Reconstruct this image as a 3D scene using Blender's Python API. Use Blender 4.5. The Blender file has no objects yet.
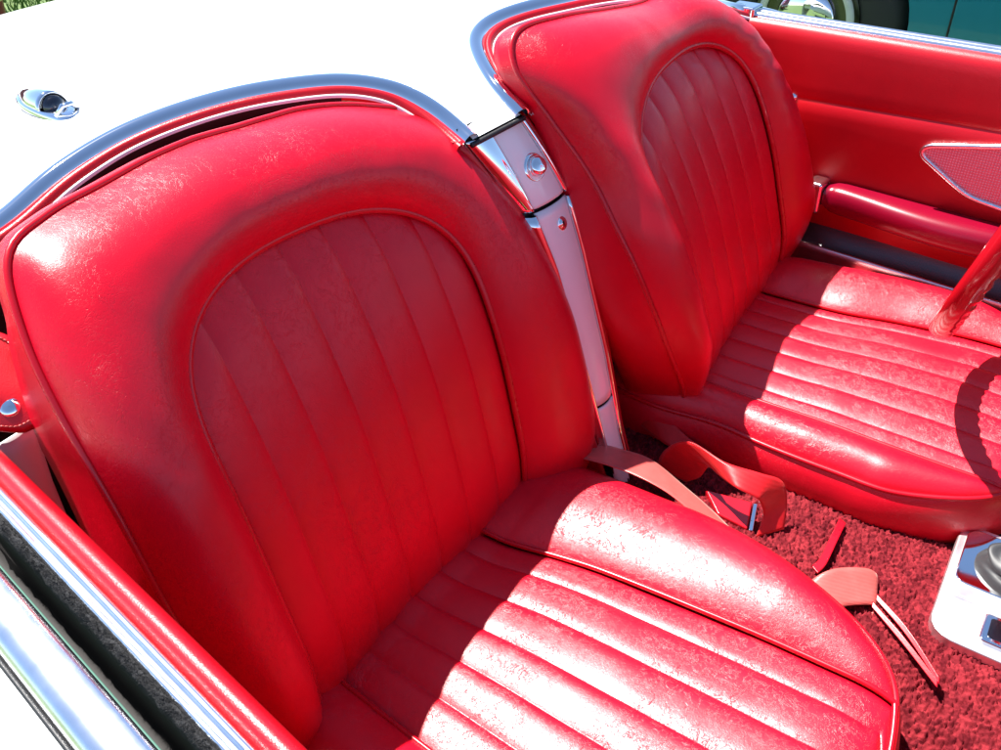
import bpy, math, random
import numpy as np
from mathutils import Vector, Matrix
R = math.radians
rng = np.random.default_rng(7)
random.seed(7)
sc = bpy.context.scene
COL = sc.collection

# ------------------------------------------------------------------ helpers
def mesh_obj(name, verts, faces, mat, parent=None, smooth=True):
    me = bpy.data.meshes.new(name)
    me.from_pydata([tuple(map(float, v)) for v in verts], [], faces)
    me.materials.append(mat)
    if smooth:
        me.polygons.foreach_set('use_smooth', [True] * len(me.polygons))
    me.update()
    o = bpy.data.objects.new(name, me)
    COL.objects.link(o)
    if parent is not None:
        o.parent = parent
        o.matrix_parent_inverse = Matrix.Translation(-Vector(parent.location))
    return o

def empty(name, loc, parent=None):
    o = bpy.data.objects.new(name, None)
    o.empty_display_size = .05
    COL.objects.link(o)
    o.location = loc
    if parent is not None:
        o.parent = parent
        o.matrix_parent_inverse = Matrix.Translation(-Vector(parent.location))
    return o

class MB:
    def __init__(s): s.v = []; s.f = []
    def add(s, verts, faces):
        b = len(s.v); s.v += [tuple(map(float, q)) for q in verts]
        s.f += [tuple(i + b for i in f) for f in faces]; return s
    def grid(s, G, closed_u=False, closed_v=False, flip=False):
        G = np.asarray(G, float); n, m = G.shape[:2]
        F = []
        for i in range(n if closed_u else n - 1):
            for j in range(m if closed_v else m - 1):
                a = i * m + j; b = i * m + (j + 1) % m
                c = ((i + 1) % n) * m + (j + 1) % m; d = ((i + 1) % n) * m + j
                F.append((a, d, c, b) if flip else (a, b, c, d))
        return s.add(G.reshape(-1, 3), F)
    def tube(s, path, r, k=10, caps=True):
        G = tube_grid(path, r, k)
        b = len(s.v); s.grid(G, closed_v=True)
        if caps:
            n = len(G)
            s.f.append(tuple(b + i for i in range(k))[::-1])
            s.f.append(tuple(b + (n - 1) * k + i for i in range(k)))
        return s
    def build(s, name, mat, parent=None, smooth=True, bevel=0, seg=2, solid=0, subd=0, sharp=None):
        o = mesh_obj(name, s.v, s.f, mat, parent, smooth)
        if solid:
            m = o.modifiers.new('solid', 'SOLIDIFY'); m.thickness = solid; m.offset = 0
        if bevel:
            m = o.modifiers.new('bev', 'BEVEL'); m.width = bevel; m.segments = seg
            m.limit_method = 'ANGLE'; m.angle_limit = R(35); m.harden_normals = True
        if subd:
            m = o.modifiers.new('sub', 'SUBSURF'); m.levels = subd; m.render_levels = subd
        return o

def catmull(P, n):
    P = np.asarray(P, float)
    d = np.r_[0, np.cumsum(np.linalg.norm(np.diff(P, axis=0), axis=1) ** .5 + 1e-9)]
    Q = np.vstack([2 * P[0] - P[1], P, 2 * P[-1] - P[-2]])
    out = []
    segs = len(P) - 1
    for t in np.linspace(0, segs, n):
        i = min(int(t), segs - 1); u = t - i
        p0, p1, p2, p3 = Q[i:i + 4]
        out.append(.5 * (2 * p1 + (p2 - p0) * u + (2 * p0 - 5 * p1 + 4 * p2 - p3) * u * u + (-p0 + 3 * p1 - 3 * p2 + p3) * u ** 3))
    return np.array(out)

def resample(P, n):
    P = np.asarray(P, float)
    L = np.r_[0, np.cumsum(np.linalg.norm(np.diff(P, axis=0), axis=1))]
    t = np.linspace(0, L[-1], n)
    return np.stack([np.interp(t, L, P[:, k]) for k in range(P.shape[1])], 1)

def frames(path, up=(0, 0, 1)):
    path = np.asarray(path, float)
    T = np.gradient(path, axis=0); T /= np.linalg.norm(T, axis=1)[:, None] + 1e-12
    A = np.cross(T, np.array(up, float)); bad = np.linalg.norm(A, axis=1) < 1e-4
    A[bad] = np.cross(T[bad], [1., 0, 0])
    A /= np.linalg.norm(A, axis=1)[:, None] + 1e-12
    B = np.cross(A, T)
    return T, A, B

def tube_grid(path, r, k=10):
    path = np.asarray(path, float)
    T = np.gradient(path, axis=0); T /= np.linalg.norm(T, axis=1)[:, None] + 1e-12
    a = np.cross(T[0], [0, 0, 1.]);
    if np.linalg.norm(a) < 1e-3: a = np.cross(T[0], [1., 0, 0])
    a /= np.linalg.norm(a)
    A = [a]
    for i in range(1, len(path)):
        a = A[-1] - T[i] * (A[-1] @ T[i]); A.append(a / np.linalg.norm(a))
    A = np.array(A); B = np.cross(T, A)
    r = np.broadcast_to(np.asarray(r, float), (len(path),))
    th = np.linspace(0, 2 * np.pi, k, endpoint=False)
    return path[:, None] + r[:, None, None] * (np.cos(th)[None, :, None] * A[:, None] + np.sin(th)[None, :, None] * B[:, None])

def sweep(path, prof, A, B, taper=None):
    """profile points (a,b) laid along per-point axes A,B"""
    path = np.asarray(path, float); prof = np.asarray(prof, float)
    return path[:, None] + prof[None, :, :1] * A[:, None] + prof[None, :, 1:] * B[:, None]

def smooth_noise(P, scale, seed, octaves=2):
    """cheap smooth value noise from summed sines, for soft creases in stretched leather"""
    g = np.random.default_rng(seed); out = np.zeros(len(P))
    for o in range(octaves):
        for _ in range(7):
            d = g.normal(size=3); d /= np.linalg.norm(d)
            out += np.sin(P @ d * scale * (2 ** o) * g.uniform(.6, 1.4) + g.uniform(0, 6.3)) / (7 * 1.6 ** o)
    return out

def box(mb, x0, x1, y0, y1, z0, z1):
    v = [(x, y, z) for z in (z0, z1) for y in (y0, y1) for x in (x0, x1)]
    return mb.add(v, [(0, 2, 3, 1), (4, 5, 7, 6), (0, 1, 5, 4), (2, 6, 7, 3), (0, 4, 6, 2), (1, 3, 7, 5)])

def lathe(mb, prof, c, axis, k=32):
    """prof: (radius, height along axis)"""
    axis = np.array(axis, float); axis /= np.linalg.norm(axis)
    a = np.cross(axis, [0, 0, 1.]);
    if np.linalg.norm(a) < 1e-3: a = np.array([1., 0, 0])
    a /= np.linalg.norm(a); b = np.cross(axis, a); c = np.array(c, float)
    th = np.linspace(0, 2 * np.pi, k, endpoint=False)
    G = np.array([[c + axis * h + r * (np.cos(t) * a + np.sin(t) * b) for t in th] for r, h in prof])
    return mb.grid(G, closed_v=True)

# ------------------------------------------------------------------ materials
class NT:
    def __init__(s, name):
        s.m = bpy.data.materials.new(name); s.m.use_nodes = True
        s.n = s.m.node_tree.nodes; s.l = s.m.node_tree.links
        s.b = s.n['Principled BSDF']
        s.tc = None
    def node(s, t, **kw):
        n = s.n.new(t)
        for k, v in kw.items(): setattr(n, k, v)
        return n
    def link(s, a, b): s.l.new(a, b)
    def coord(s, scale=(1, 1, 1)):
        if s.tc is None: s.tc = s.node('ShaderNodeTexCoord')
        if scale == (1, 1, 1): return s.tc.outputs['Object']
        mp = s.node('ShaderNodeMapping'); mp.inputs['Scale'].default_value = scale
        s.link(s.tc.outputs['Object'], mp.inputs['Vector']); return mp.outputs['Vector']
    def noise(s, scale, detail=3, rough=.55, vec=None, dist=0):
        n = s.node('ShaderNodeTexNoise'); n.inputs['Scale'].default_value = scale
        n.inputs['Detail'].default_value = detail; n.inputs['Roughness'].default_value = rough
        n.inputs['Distortion'].default_value = dist
        s.link(vec if vec is not None else s.coord(), n.inputs['Vector']); return n
    def voro(s, scale, feature='F1', vec=None, rnd=1):
        n = s.node('ShaderNodeTexVoronoi'); n.feature = feature; n.inputs['Scale'].default_value = scale
        n.inputs['Randomness'].default_value = rnd
        s.link(vec if vec is not None else s.coord(), n.inputs['Vector']); return n
    def ramp(s, inp, stops):
        n = s.node('ShaderNodeValToRGB'); cr = n.color_ramp
        while len(cr.elements) < len(stops): cr.elements.new(.5)
        for e, (p, c) in zip(cr.elements, stops):
            e.position = p; e.color = (c, c, c, 1) if not hasattr(c, '__len__') else (*c, 1)
        s.link(inp, n.inputs['Fac']); return n.outputs['Color']
    def math(s, op, a, b=None, c=None):
        n = s.node('ShaderNodeMath', operation=op)
        for i, x in enumerate((a, b, c)):
            if x is None: continue
            if isinstance(x, (int, float)): n.inputs[i].default_value = x
            else: s.link(x, n.inputs[i])
        return n.outputs[0]
    def mix(s, fac, a, b):
        n = s.node('ShaderNodeMix', data_type='RGBA')
        for i, x in ((0, fac), (6, a), (7, b)):
            if hasattr(x, 'is_output'): s.link(x, n.inputs[i])
            elif isinstance(x, (int, float)): n.inputs[i].default_value = x
            else: n.inputs[i].default_value = (*x, 1)
        return n.outputs[2]
    def bump(s, h, strength=.3, dist=.001, prev=None):
        n = s.node('ShaderNodeBump'); n.inputs['Strength'].default_value = strength
        n.inputs['Distance'].default_value = dist
        s.link(h, n.inputs['Height'])
        if prev is not None: s.link(prev, n.inputs['Normal'])
        return n.outputs['Normal']
    def set(s, **kw):
        for k, v in kw.items():
            i = s.b.inputs[k.replace('_', ' ')]
            if hasattr(v, 'is_output'): s.link(v, i)
            elif hasattr(v, '__len__'): i.default_value = (*v, 1)
            else: i.default_value = v
        return s.m

def leather(name, col, rough=.42, wr=.5, grain=.14, scale=1.0, spec=.5):
    t = NT(name)
    co = t.coord()
    def hair(sc_, dist, width):           # isolated hairline creases: contour lines of a twisted noise
        n = t.noise(sc_, 5, .68, co, dist).outputs['Fac']
        d = t.math('ABSOLUTE', t.math('SUBTRACT', n, .5))
        return t.ramp(d, [(0, 0), (width, .85), (width * 2, 1)])
    c1 = hair(34 * scale, 1.2, .008); c2 = hair(75 * scale, 1.0, .012)
    warp = t.noise(120, 3, .6, co)
    vm = t.node('ShaderNodeVectorMath', operation='MULTIPLY_ADD')
    t.link(warp.outputs['Color'], vm.inputs[0]); vm.inputs[1].default_value = (.009, .009, .009); t.link(co, vm.inputs[2])
    web = t.ramp(t.voro(210 * scale, 'DISTANCE_TO_EDGE', vm.outputs[0]).outputs['Distance'], [(0, 0), (.07, .8), (.2, 1)])
    web2 = t.ramp(t.voro(430 * scale, 'DISTANCE_TO_EDGE', vm.outputs[0]).outputs['Distance'], [(0, 0), (.10, .8), (.3, 1)])
    msk = t.ramp(t.noise(7, 2, .5).outputs['Fac'], [(.42, .15), (.62, 1)])
    msk2 = t.ramp(t.noise(8, 2, .5).outputs['Fac'], [(.30, .7), (.70, 1)])
    fine = t.voro(820, 'F1', co).outputs['Distance']
    soft = t.noise(70, 5, .65).outputs['Fac']
    b0 = t.bump(soft, .02, .0016)
    h1 = t.math('MULTIPLY', t.math('SUBTRACT', c1, 1), msk)
    h2 = t.math('MULTIPLY', t.math('SUBTRACT', c2, 1), msk)
    h3 = t.math('MULTIPLY', t.math('SUBTRACT', web, 1), msk2)
    h4 = t.math('MULTIPLY', t.math('SUBTRACT', web2, 1), msk2)
    b1 = t.bump(h1, wr, .0007, b0)
    b2 = t.bump(h2, wr * .9, .0004, b1)
    b3 = t.bump(h3, wr * .42, .00025, b2)
    b3 = t.bump(h4, wr * .26, .00016, b3)
    b4 = t.bump(fine, grain * .6, .0004, b3)
    tone = t.noise(14, 4, .6).outputs['Fac']
    c = t.mix(t.ramp(tone, [(.3, 0), (.75, 1)]), tuple(x * .88 for x in col), col)
    c = t.mix(t.math('MULTIPLY', h1, -.25), c, tuple(x * .55 for x in col))
    rg = t.math('MULTIPLY_ADD', t.noise(9, 2, .5).outputs['Fac'], .08, rough - .04)
    return t.set(Base_Color=c, Roughness=rg, Normal=b4, Specular_IOR_Level=spec)

def simple(name, col, rough=.5, metal=0, bumps=None, var=.1, vs=30, **kw):
    t = NT(name)
    n = t.noise(vs, 4, .6).outputs['Fac']
    c = t.mix(t.ramp(n, [(.3, 0), (.7, 1)]), tuple(x * (1 - var) for x in col), col)
    d = dict(Base_Color=c, Roughness=t.math('MULTIPLY_ADD', n, .1, rough - .05) if rough > .08 else rough, Metallic=metal)
    if bumps:
        d['Normal'] = t.bump(t.noise(bumps[0], 3).outputs['Fac'], bumps[1], bumps[2])
    d.update(kw)
    return t.set(**d)

RED = (.66, .0012, .018)
M = {}
M['leather'] = leather('red_leather', RED, rough=.36, wr=.40, grain=.12, spec=.72)
M['leather_back'] = leather('red_leather_backrest', RED, rough=.33, wr=.36, grain=.10, spec=.46)
M['vinyl'] = leather('red_vinyl', (.50, .0015, .010), rough=.36, wr=.06, grain=.5)
M['dash'] = simple('dash_vinyl', (.30, .002, .007), .5, bumps=(300, .2, .0005))
M['piping'] = simple('red_piping', (.54, .003, .014), .28, bumps=(500, .1, .0005))
M['plastic_red'] = simple('red_wheel_plastic', (.48, .006, .014), .14, var=.05, Coat_Weight=.5)
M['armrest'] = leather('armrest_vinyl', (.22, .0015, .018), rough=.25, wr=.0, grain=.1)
M['chrome'] = simple('chrome', (.86, .87, .88), .05, 1, var=.03)
M['chrome_worn'] = simple('worn_chrome', (.88, .88, .90), .24, 1, bumps=(120, .08, .0005))
M['bead'] = simple('pale_bead', (.75, .72, .74), .35)
M['alu'] = simple('brushed_aluminium', (.74, .74, .75), .3, 1)
M['white'] = simple('white_paint', (.84, .84, .84), .22, var=.02, Coat_Weight=.4)
M['black'] = simple('black_rubber', (.012, .012, .013), .5, bumps=(200, .2, .001))
M['boot'] = simple('grey_rubber_boot', (.026, .027, .03), .5, bumps=(90, .15, .001))
M['dark'] = simple('dark_cavity', (.01, .008, .008), .7)
M['plate'] = simple('satin_plate', (.90, .90, .91), .42, 1, bumps=(140, .05, .0005))
M['felt'] = simple('fuzzy_felt', (.035, .035, .037), .95, bumps=(700, 1, .004), var=.6, vs=300)
M['glass'] = simple('window_glass_edge', (.10, .20, .16), .08, Specular_IOR_Level=.6)
M['teal'] = simple('teal_paint', (.004, .19, .26), .25, var=.04, Coat_Weight=.6)
M['maroon'] = simple('maroon_paint', (.22, .004, .03), .3, Coat_Weight=.5)
M['tyre'] = simple('tyre_rubber', (.02, .02, .021), .75, bumps=(60, .3, .004))
M['whitewall'] = simple('whitewall', (.62, .62, .58), .6, bumps=(80, .2, .001))
M['hubdark'] = simple('dark_reflection_chrome', (.10, .10, .11), .18, 1)  # dark reflection in the wheel chrome put into the metal colour
M['webbing_sun'] = None
def webbing(name, col):
    t = NT(name)
    w = t.node('ShaderNodeTexWave'); w.inputs['Scale'].default_value = 240; w.bands_direction = 'DIAGONAL'
    w.inputs['Distortion'].default_value = .4
    t.link(t.coord(), w.inputs['Vector'])
    n = t.noise(60, 4).outputs['Fac']
    c = t.mix(t.ramp(n, [(.3, 0), (.7, 1)]), tuple(x * .8 for x in col), col)
    return t.set(Base_Color=c, Roughness=.33, Sheen_Weight=.25, Sheen_Roughness=.4, Sheen_Tint=(1, .75, .65), Normal=t.bump(w.outputs['Fac'], .35, .0006))
M['webbing'] = webbing('red_webbing', (.60, .010, .016))
M['webbing_sunlit'] = webbing('sunlit_salmon_webbing', (.60, .10, .088))  # sun on the red straps put into the colour; tab stitching shares it

def carpet_mat():
    t = NT('red_loop_carpet')
    v = t.voro(150)
    vc = t.node('ShaderNodeSeparateColor'); t.link(v.outputs['Color'], vc.inputs[0])
    n = t.noise(600, 3).outputs['Fac']
    c = t.mix(vc.outputs[0], (.08, .003, .007), (.26, .02, .028))
    c = t.mix(t.ramp(t.noise(45, 4, .6).outputs['Fac'], [(.42, 0), (.7, .6)]), c, (.10, .004, .008))
    return t.set(Base_Color=c, Roughness=.9, Specular_IOR_Level=.15, Normal=t.bump(n, .6, .001))
M['carpet'] = carpet_mat()

def ribbed(name, col):
    t = NT(name)
    ch = t.node('ShaderNodeTexChecker'); ch.inputs['Scale'].default_value = 260
    t.link(t.coord((1, 1, 1)), ch.inputs['Vector'])
    return t.set(Base_Color=col, Roughness=.35, Metallic=.85, Normal=t.bump(ch.outputs['Fac'], .5, .001))
M['ribbed'] = ribbed('dark_ribbed_sill', (.10, .095, .10))
def reflector():
    t = NT('red_textured_insert')
    w1 = t.node('ShaderNodeTexWave'); w1.bands_direction = 'Y'; w1.inputs['Scale'].default_value = 75
    w2 = t.node('ShaderNodeTexWave'); w2.bands_direction = 'Z'; w2.inputs['Scale'].default_value = 75
    for w in (w1, w2): t.link(t.coord(), w.inputs['Vector'])
    h = t.math('MULTIPLY', w1.outputs['Fac'], w2.outputs['Fac'])
    c = t.mix(h, (.72, .20, .24), (.95, .72, .74))
    return t.set(Base_Color=c, Roughness=.3, Metallic=.1, Normal=t.bump(h, .7, .0015))
M['insert'] = reflector()
def grass_mat(name, a, b, sc_):
    t = NT(name)
    c = t.mix(t.ramp(t.noise(sc_, 5, .7).outputs['Fac'], [(.35, 0), (.65, 1)]), a, b)
    return t.set(Base_Color=c, Roughness=.8)
M['ground'] = grass_mat('grass_ground', (.05, .10, .015), (.10, .17, .03), 9)
M['blade'] = grass_mat('grass_blades', (.06, .14, .02), (.16, .26, .05), 20)

# ------------------------------------------------------------------ the car
car = empty('car', (0, .2, 0))
car['label'] = 'white convertible car with red leather bucket seats and chrome trimmed cockpit'
car['category'] = 'car'

# ---- seats
SEAT = [
    dict(c=-.3432, jy=.0347, ro=-.1127, ya=.1068),
    dict(c=.3175, jy=-.0089, ro=.0316, ya=.1527)]
LEAN, JZ = .278, .417
for S in SEAT:
    V = np.array([0, math.sin(LEAN), math.cos(LEAN)]); N = np.array([0, -math.cos(LEAN), math.sin(LEAN)]); X = np.array([1., 0, 0])
    c, s = math.cos(S['ya']), math.sin(S['ya']); Rm = np.array([[c, -s, 0], [s, c, 0], [0, 0, 1]])
    cr, sr = math.cos(S['ro']), math.sin(S['ro'])
    S['U'] = Rm @ (X * cr + V * sr); S['W'] = Rm @ (V * cr - X * sr); S['N'] = Rm @ N
    S['O'] = np.array([S['c'], S['jy'], JZ]) + Rm @ (X * .2 * sr + V * (.2 - .2 * cr))

def wbase(u, v, i=0):
    q = np.minimum(np.maximum(v - .2, 0), .25)
    w = .286 * u * u - .656 * q * q - .30 * np.maximum(v - .45, 0) - 1.557 * np.maximum(.12 - v, 0) ** 2
    if i == 1:
        k = np.clip((v - .15) / .42, 0, 1); w = w - 1.1 * np.maximum(-u - .08, 0) ** 2 * k * k * (3 - 2 * k) - 1.0 * np.maximum(.10 - v, 0) ** 2
    return w
HW, HB, SP, TOP, NL, NR = .1952, .184, .2958, .4619, 2.407, 3.1137
VB = -.06
def arch_uv(n, off=0.):
    t = np.linspace(0, np.pi, 161); cc, ss = np.cos(t), np.sin(t)
    u = -(HW + off) * np.sign(cc) * np.abs(cc) ** (2 / NL); v = SP + (TOP + off - SP) * np.abs(ss) ** (2 / NR)
    vv = np.linspace(VB, SP, 60)[:-1]; ub = HB + off + (HW - HB) * (1 - ((SP - vv) / SP) ** 2)
    P = np.concatenate([np.stack([-ub, vv], 1), np.stack([u, v], 1), np.stack([ub, vv], 1)[::-1]])
    return resample(P, n)
OUT = [
    [(-0.2432, -0.0516), (-0.2617, 0.0384), (-0.2734, 0.1253), (-0.284, 0.22), (-0.2855, 0.3189), (-0.2851, 0.4078), (-0.2769, 0.4702), (-0.2554, 0.5231), (-0.2116, 0.5413), (-0.1536, 0.5505), (-0.078, 0.5621), (0.0, 0.5695), (0.0825, 0.5719), (0.1662, 0.5567), (0.242, 0.5224), (0.2835, 0.4447), (0.3101, 0.3668), (0.3305, 0.2713), (0.3386, 0.1755), (0.3399, 0.0784), (0.3195, 0.009), (0.2882, -0.0635)],
    [(-0.1755, -0.0154), (-0.2106, 0.0302), (-0.2497, 0.1112), (-0.2704, 0.2137), (-0.2684, 0.3238), (-0.259, 0.3919), (-0.2579, 0.4361), (-0.2614, 0.4881), (-0.2662, 0.5537), (-0.2363, 0.5874), (-0.1566, 0.5784), (-0.059, 0.5568), (0.031, 0.5387), (0.1306, 0.5286), (0.2113, 0.4801), (0.2598, 0.3884), (0.284, 0.2929), (0.3033, 0.1976), (0.3117, 0.1035), (0.3076, 0.0309), (0.2983, -0.0148), (0.2724, -0.0669)]]

def make_seat(i, label):
    S = SEAT[i]
    seat = empty('seat', (S['c'], .1, .33), car)
    seat['label'] = label
    def P(u, v, w): return S['O'] + np.outer(u, S['U']) + np.outer(v, S['W']) + np.outer(w, S['N'])
    NS, NTT = 220, 34
    A = arch_uv(NS); Oo = resample(catmull(OUT[i], 300), NS)
    if i == 0: Oo[:, 1] += (.004 * np.clip(-Oo[:, 0] / .1, 0, 1) - .006 * np.clip(Oo[:, 0] / .1 + .5, 0, 1)) * np.clip((Oo[:, 1] - .45) / .06, 0, 1)
    # bolster that wraps the pleated panel
    G = []
    tt = np.linspace(0, 1, NTT)
    for t in tt:
        q = A + (Oo - A) * t
        b = (1 - abs(2 * t - .96) ** 2.6 if t < .98 else 0)
        bump = .036 * max(b, 0) ** .75
        wid = np.linalg.norm(Oo - A, axis=1)
        low = np.clip((q[:, 1] + .01) / .14, .05, 1) if i == 1 else 1
        w = wbase(q[:, 0], q[:, 1], i) + bump * low * (np.clip(wid / .09, .5, 1.1) if i == 0 else np.clip(wid / .11, .72, .95)) - .016 * t ** 4 - .002
        Pp = P(q[:, 0], q[:, 1], w)
        wr = smooth_noise(Pp, 38, 3 + i, 3) * .0016 * math.sin(math.pi * t)
        # fan of stretch creases across the outer shoulder
        ang = np.arctan2(q[:, 1] - .3, q[:, 0])
        cr_ = np.clip(1 - abs(ang - .35) / .75, 0, 1) * np.sin(ang * 40 + t * 7) * (.0009 if i == 1 else 0) * math.sin(math.pi * t) ** .7
        G.append(Pp + np.outer(wr + cr_, S['N']))
    MB().grid(np.array(G), flip=True).build('backrest', M['leather_back'], seat)
    edge = np.array(G[-1])
    # wall of the backrest that goes back from the outer seam
    cen = S['O'] + S['W'] * .28
    G2 = []
    dfac = 1 - .72 * np.clip((Oo[:, 1] - .36) / .12, 0, 1)
    for k, (d, sh) in enumerate([(0.001, 0), (.012, -.009), (.03, -.016), (.06, -.020), (.09, -.012), (.11, .02), (.115, .07)]):
        inn = cen - edge; inn -= np.outer(inn @ S['N'], S['N']); inn /= np.linalg.norm(inn, axis=1)[:, None]
        sv = sh if sh > 0 else sh * (.75, .3)[i] * np.clip((.35 - Oo[:, 1]) / .16, 0, 1)
        G2.append(edge - np.outer(d * dfac, S['N']) + inn * np.broadcast_to(sv, (NS,))[:, None])
    mb = MB().grid(np.array(G2), flip=True)
    b = len(mb.v); last = G2[-1]; mb.v.append(tuple(last.mean(0)))
    base = b - NS
    for k in range(NS - 1): mb.f.append((base + k, b, base + k + 1))
    mb.build('backrest_side', M['leather_back'], seat)
    # pleated panel
    NP = 7
    half = HW + .004
    us = []
    for k in range(NP):
        f = np.array([0, .015, .035, .07, .13, .22, .35, .5, .65, .78, .87, .93, .965, .985])
        us += list(-half + (k + f) * 2 * half / NP)
    us = np.array(us + [half])
    rows = 90
    Au = arch_uv(600, .003)
    top = np.array([SP + (TOP + .003 - SP) * max(1 - min(abs(u) / (HW + .003), 1) ** NL, 0) ** (1 / NR) for u in us])
    G = []
    for r_ in range(rows):
        t = r_ / (rows - 1)
        v = VB + (top - VB) * t
        ub = us * np.where(v < SP, (HB + (HW - HB) * (1 - ((SP - np.minimum(v, SP)) / (SP + .06)) ** 2)) / HW, 1)
        f = ((us + half) / (2 * half) * NP) % 1
        pil = (1 - np.abs(2 * f - 1) ** 4)
        e = np.clip((1 - np.abs(us) / half) / .20, 0, 1); e2 = np.clip((top - v) / .06, 0, 1)
        w = wbase(ub, v, i) + .0034 * pil * np.minimum(1, 3 * e) + .008 * e * (2 - e) * e2 * (2 - e2) - .006
        Pp = P(ub, v, w)
        Pp = Pp + np.outer(smooth_noise(Pp, 22, 9 + i, 2) * .0007, S['N'])
        G.append(Pp)
    MB().grid(np.array(G)).build('pleated_backrest_panel', M['leather_back'], seat)
    mb = MB()
    w = wbase(A[:, 0], A[:, 1], i) + .0035
    mb.tube(P(A[:, 0], A[:, 1], w), .0044, 10)
    mb.tube(edge + S['N'] * .001, .0034, 8)
    mb.build('piping', M['piping'], seat)
    return seat

SEAT_N = make_seat(0, 'near passenger bucket seat with wide pleated backrest')
SEAT_F = make_seat(1, 'driver bucket seat behind the steering wheel')

# ---- cushions
CUSH = [
    dict(yb=.11, z0=.436, sl=.10,
         ei=[(.12, -.088), (0, -.084), (-.06, -.080), (-.15, -.076), (-.22, -.080), (-.285, -.094), (-.35, -.118), (-.39, -.142), (-.415, -.168), (-.432, -.20), (-.446, -.25), (-.452, -.31)],
         eo=[(.12, -.60), (0, -.605), (-.2, -.605), (-.30, -.59), (-.37, -.555), (-.41, -.51), (-.435, -.45), (-.447, -.41), (-.452, -.37)],
         pi=[(.12, -.268), (.023, -.258), (-.05, -.240), (-.10, -.229), (-.165, -.220), (-.225, -.213), (-.29, -.206), (-.355, -.201), (-.42, -.197), (-.452, -.20)],
         po=[(.12, -.515), (-.06, -.513), (-.3, -.505), (-.452, -.49)],
         fr=[.14, .315, .49, .66, .825], skirt=.13, yf=-.452),
    dict(yb=.11, z0=.440, sl=.05,
         ei=[(.12, .083), (.02, .083), (-.07, .098), (-.14, .096), (-.20, .097), (-.27, .101), (-.31, .103), (-.375, .128), (-.41, .15), (-.43, .175), (-.452, .23), (-.46, .29)],
         eo=[(.12, .56), (.02, .568), (-.13, .590), (-.22, .590), (-.31, .570), (-.38, .525), (-.43, .46), (-.452, .40), (-.46, .35)],
         pi=[(.12, .150), (-.08, .158), (-.2, .166), (-.3, .168), (-.42, .175), (-.46, .2)],
         po=[(.12, .43), (-.09, .440), (-.2, .462), (-.34, .478), (-.46, .45)],
         fr=[.11, .265, .43, .60, .755, .915], skirt=.085, yf=-.46)]

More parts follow.
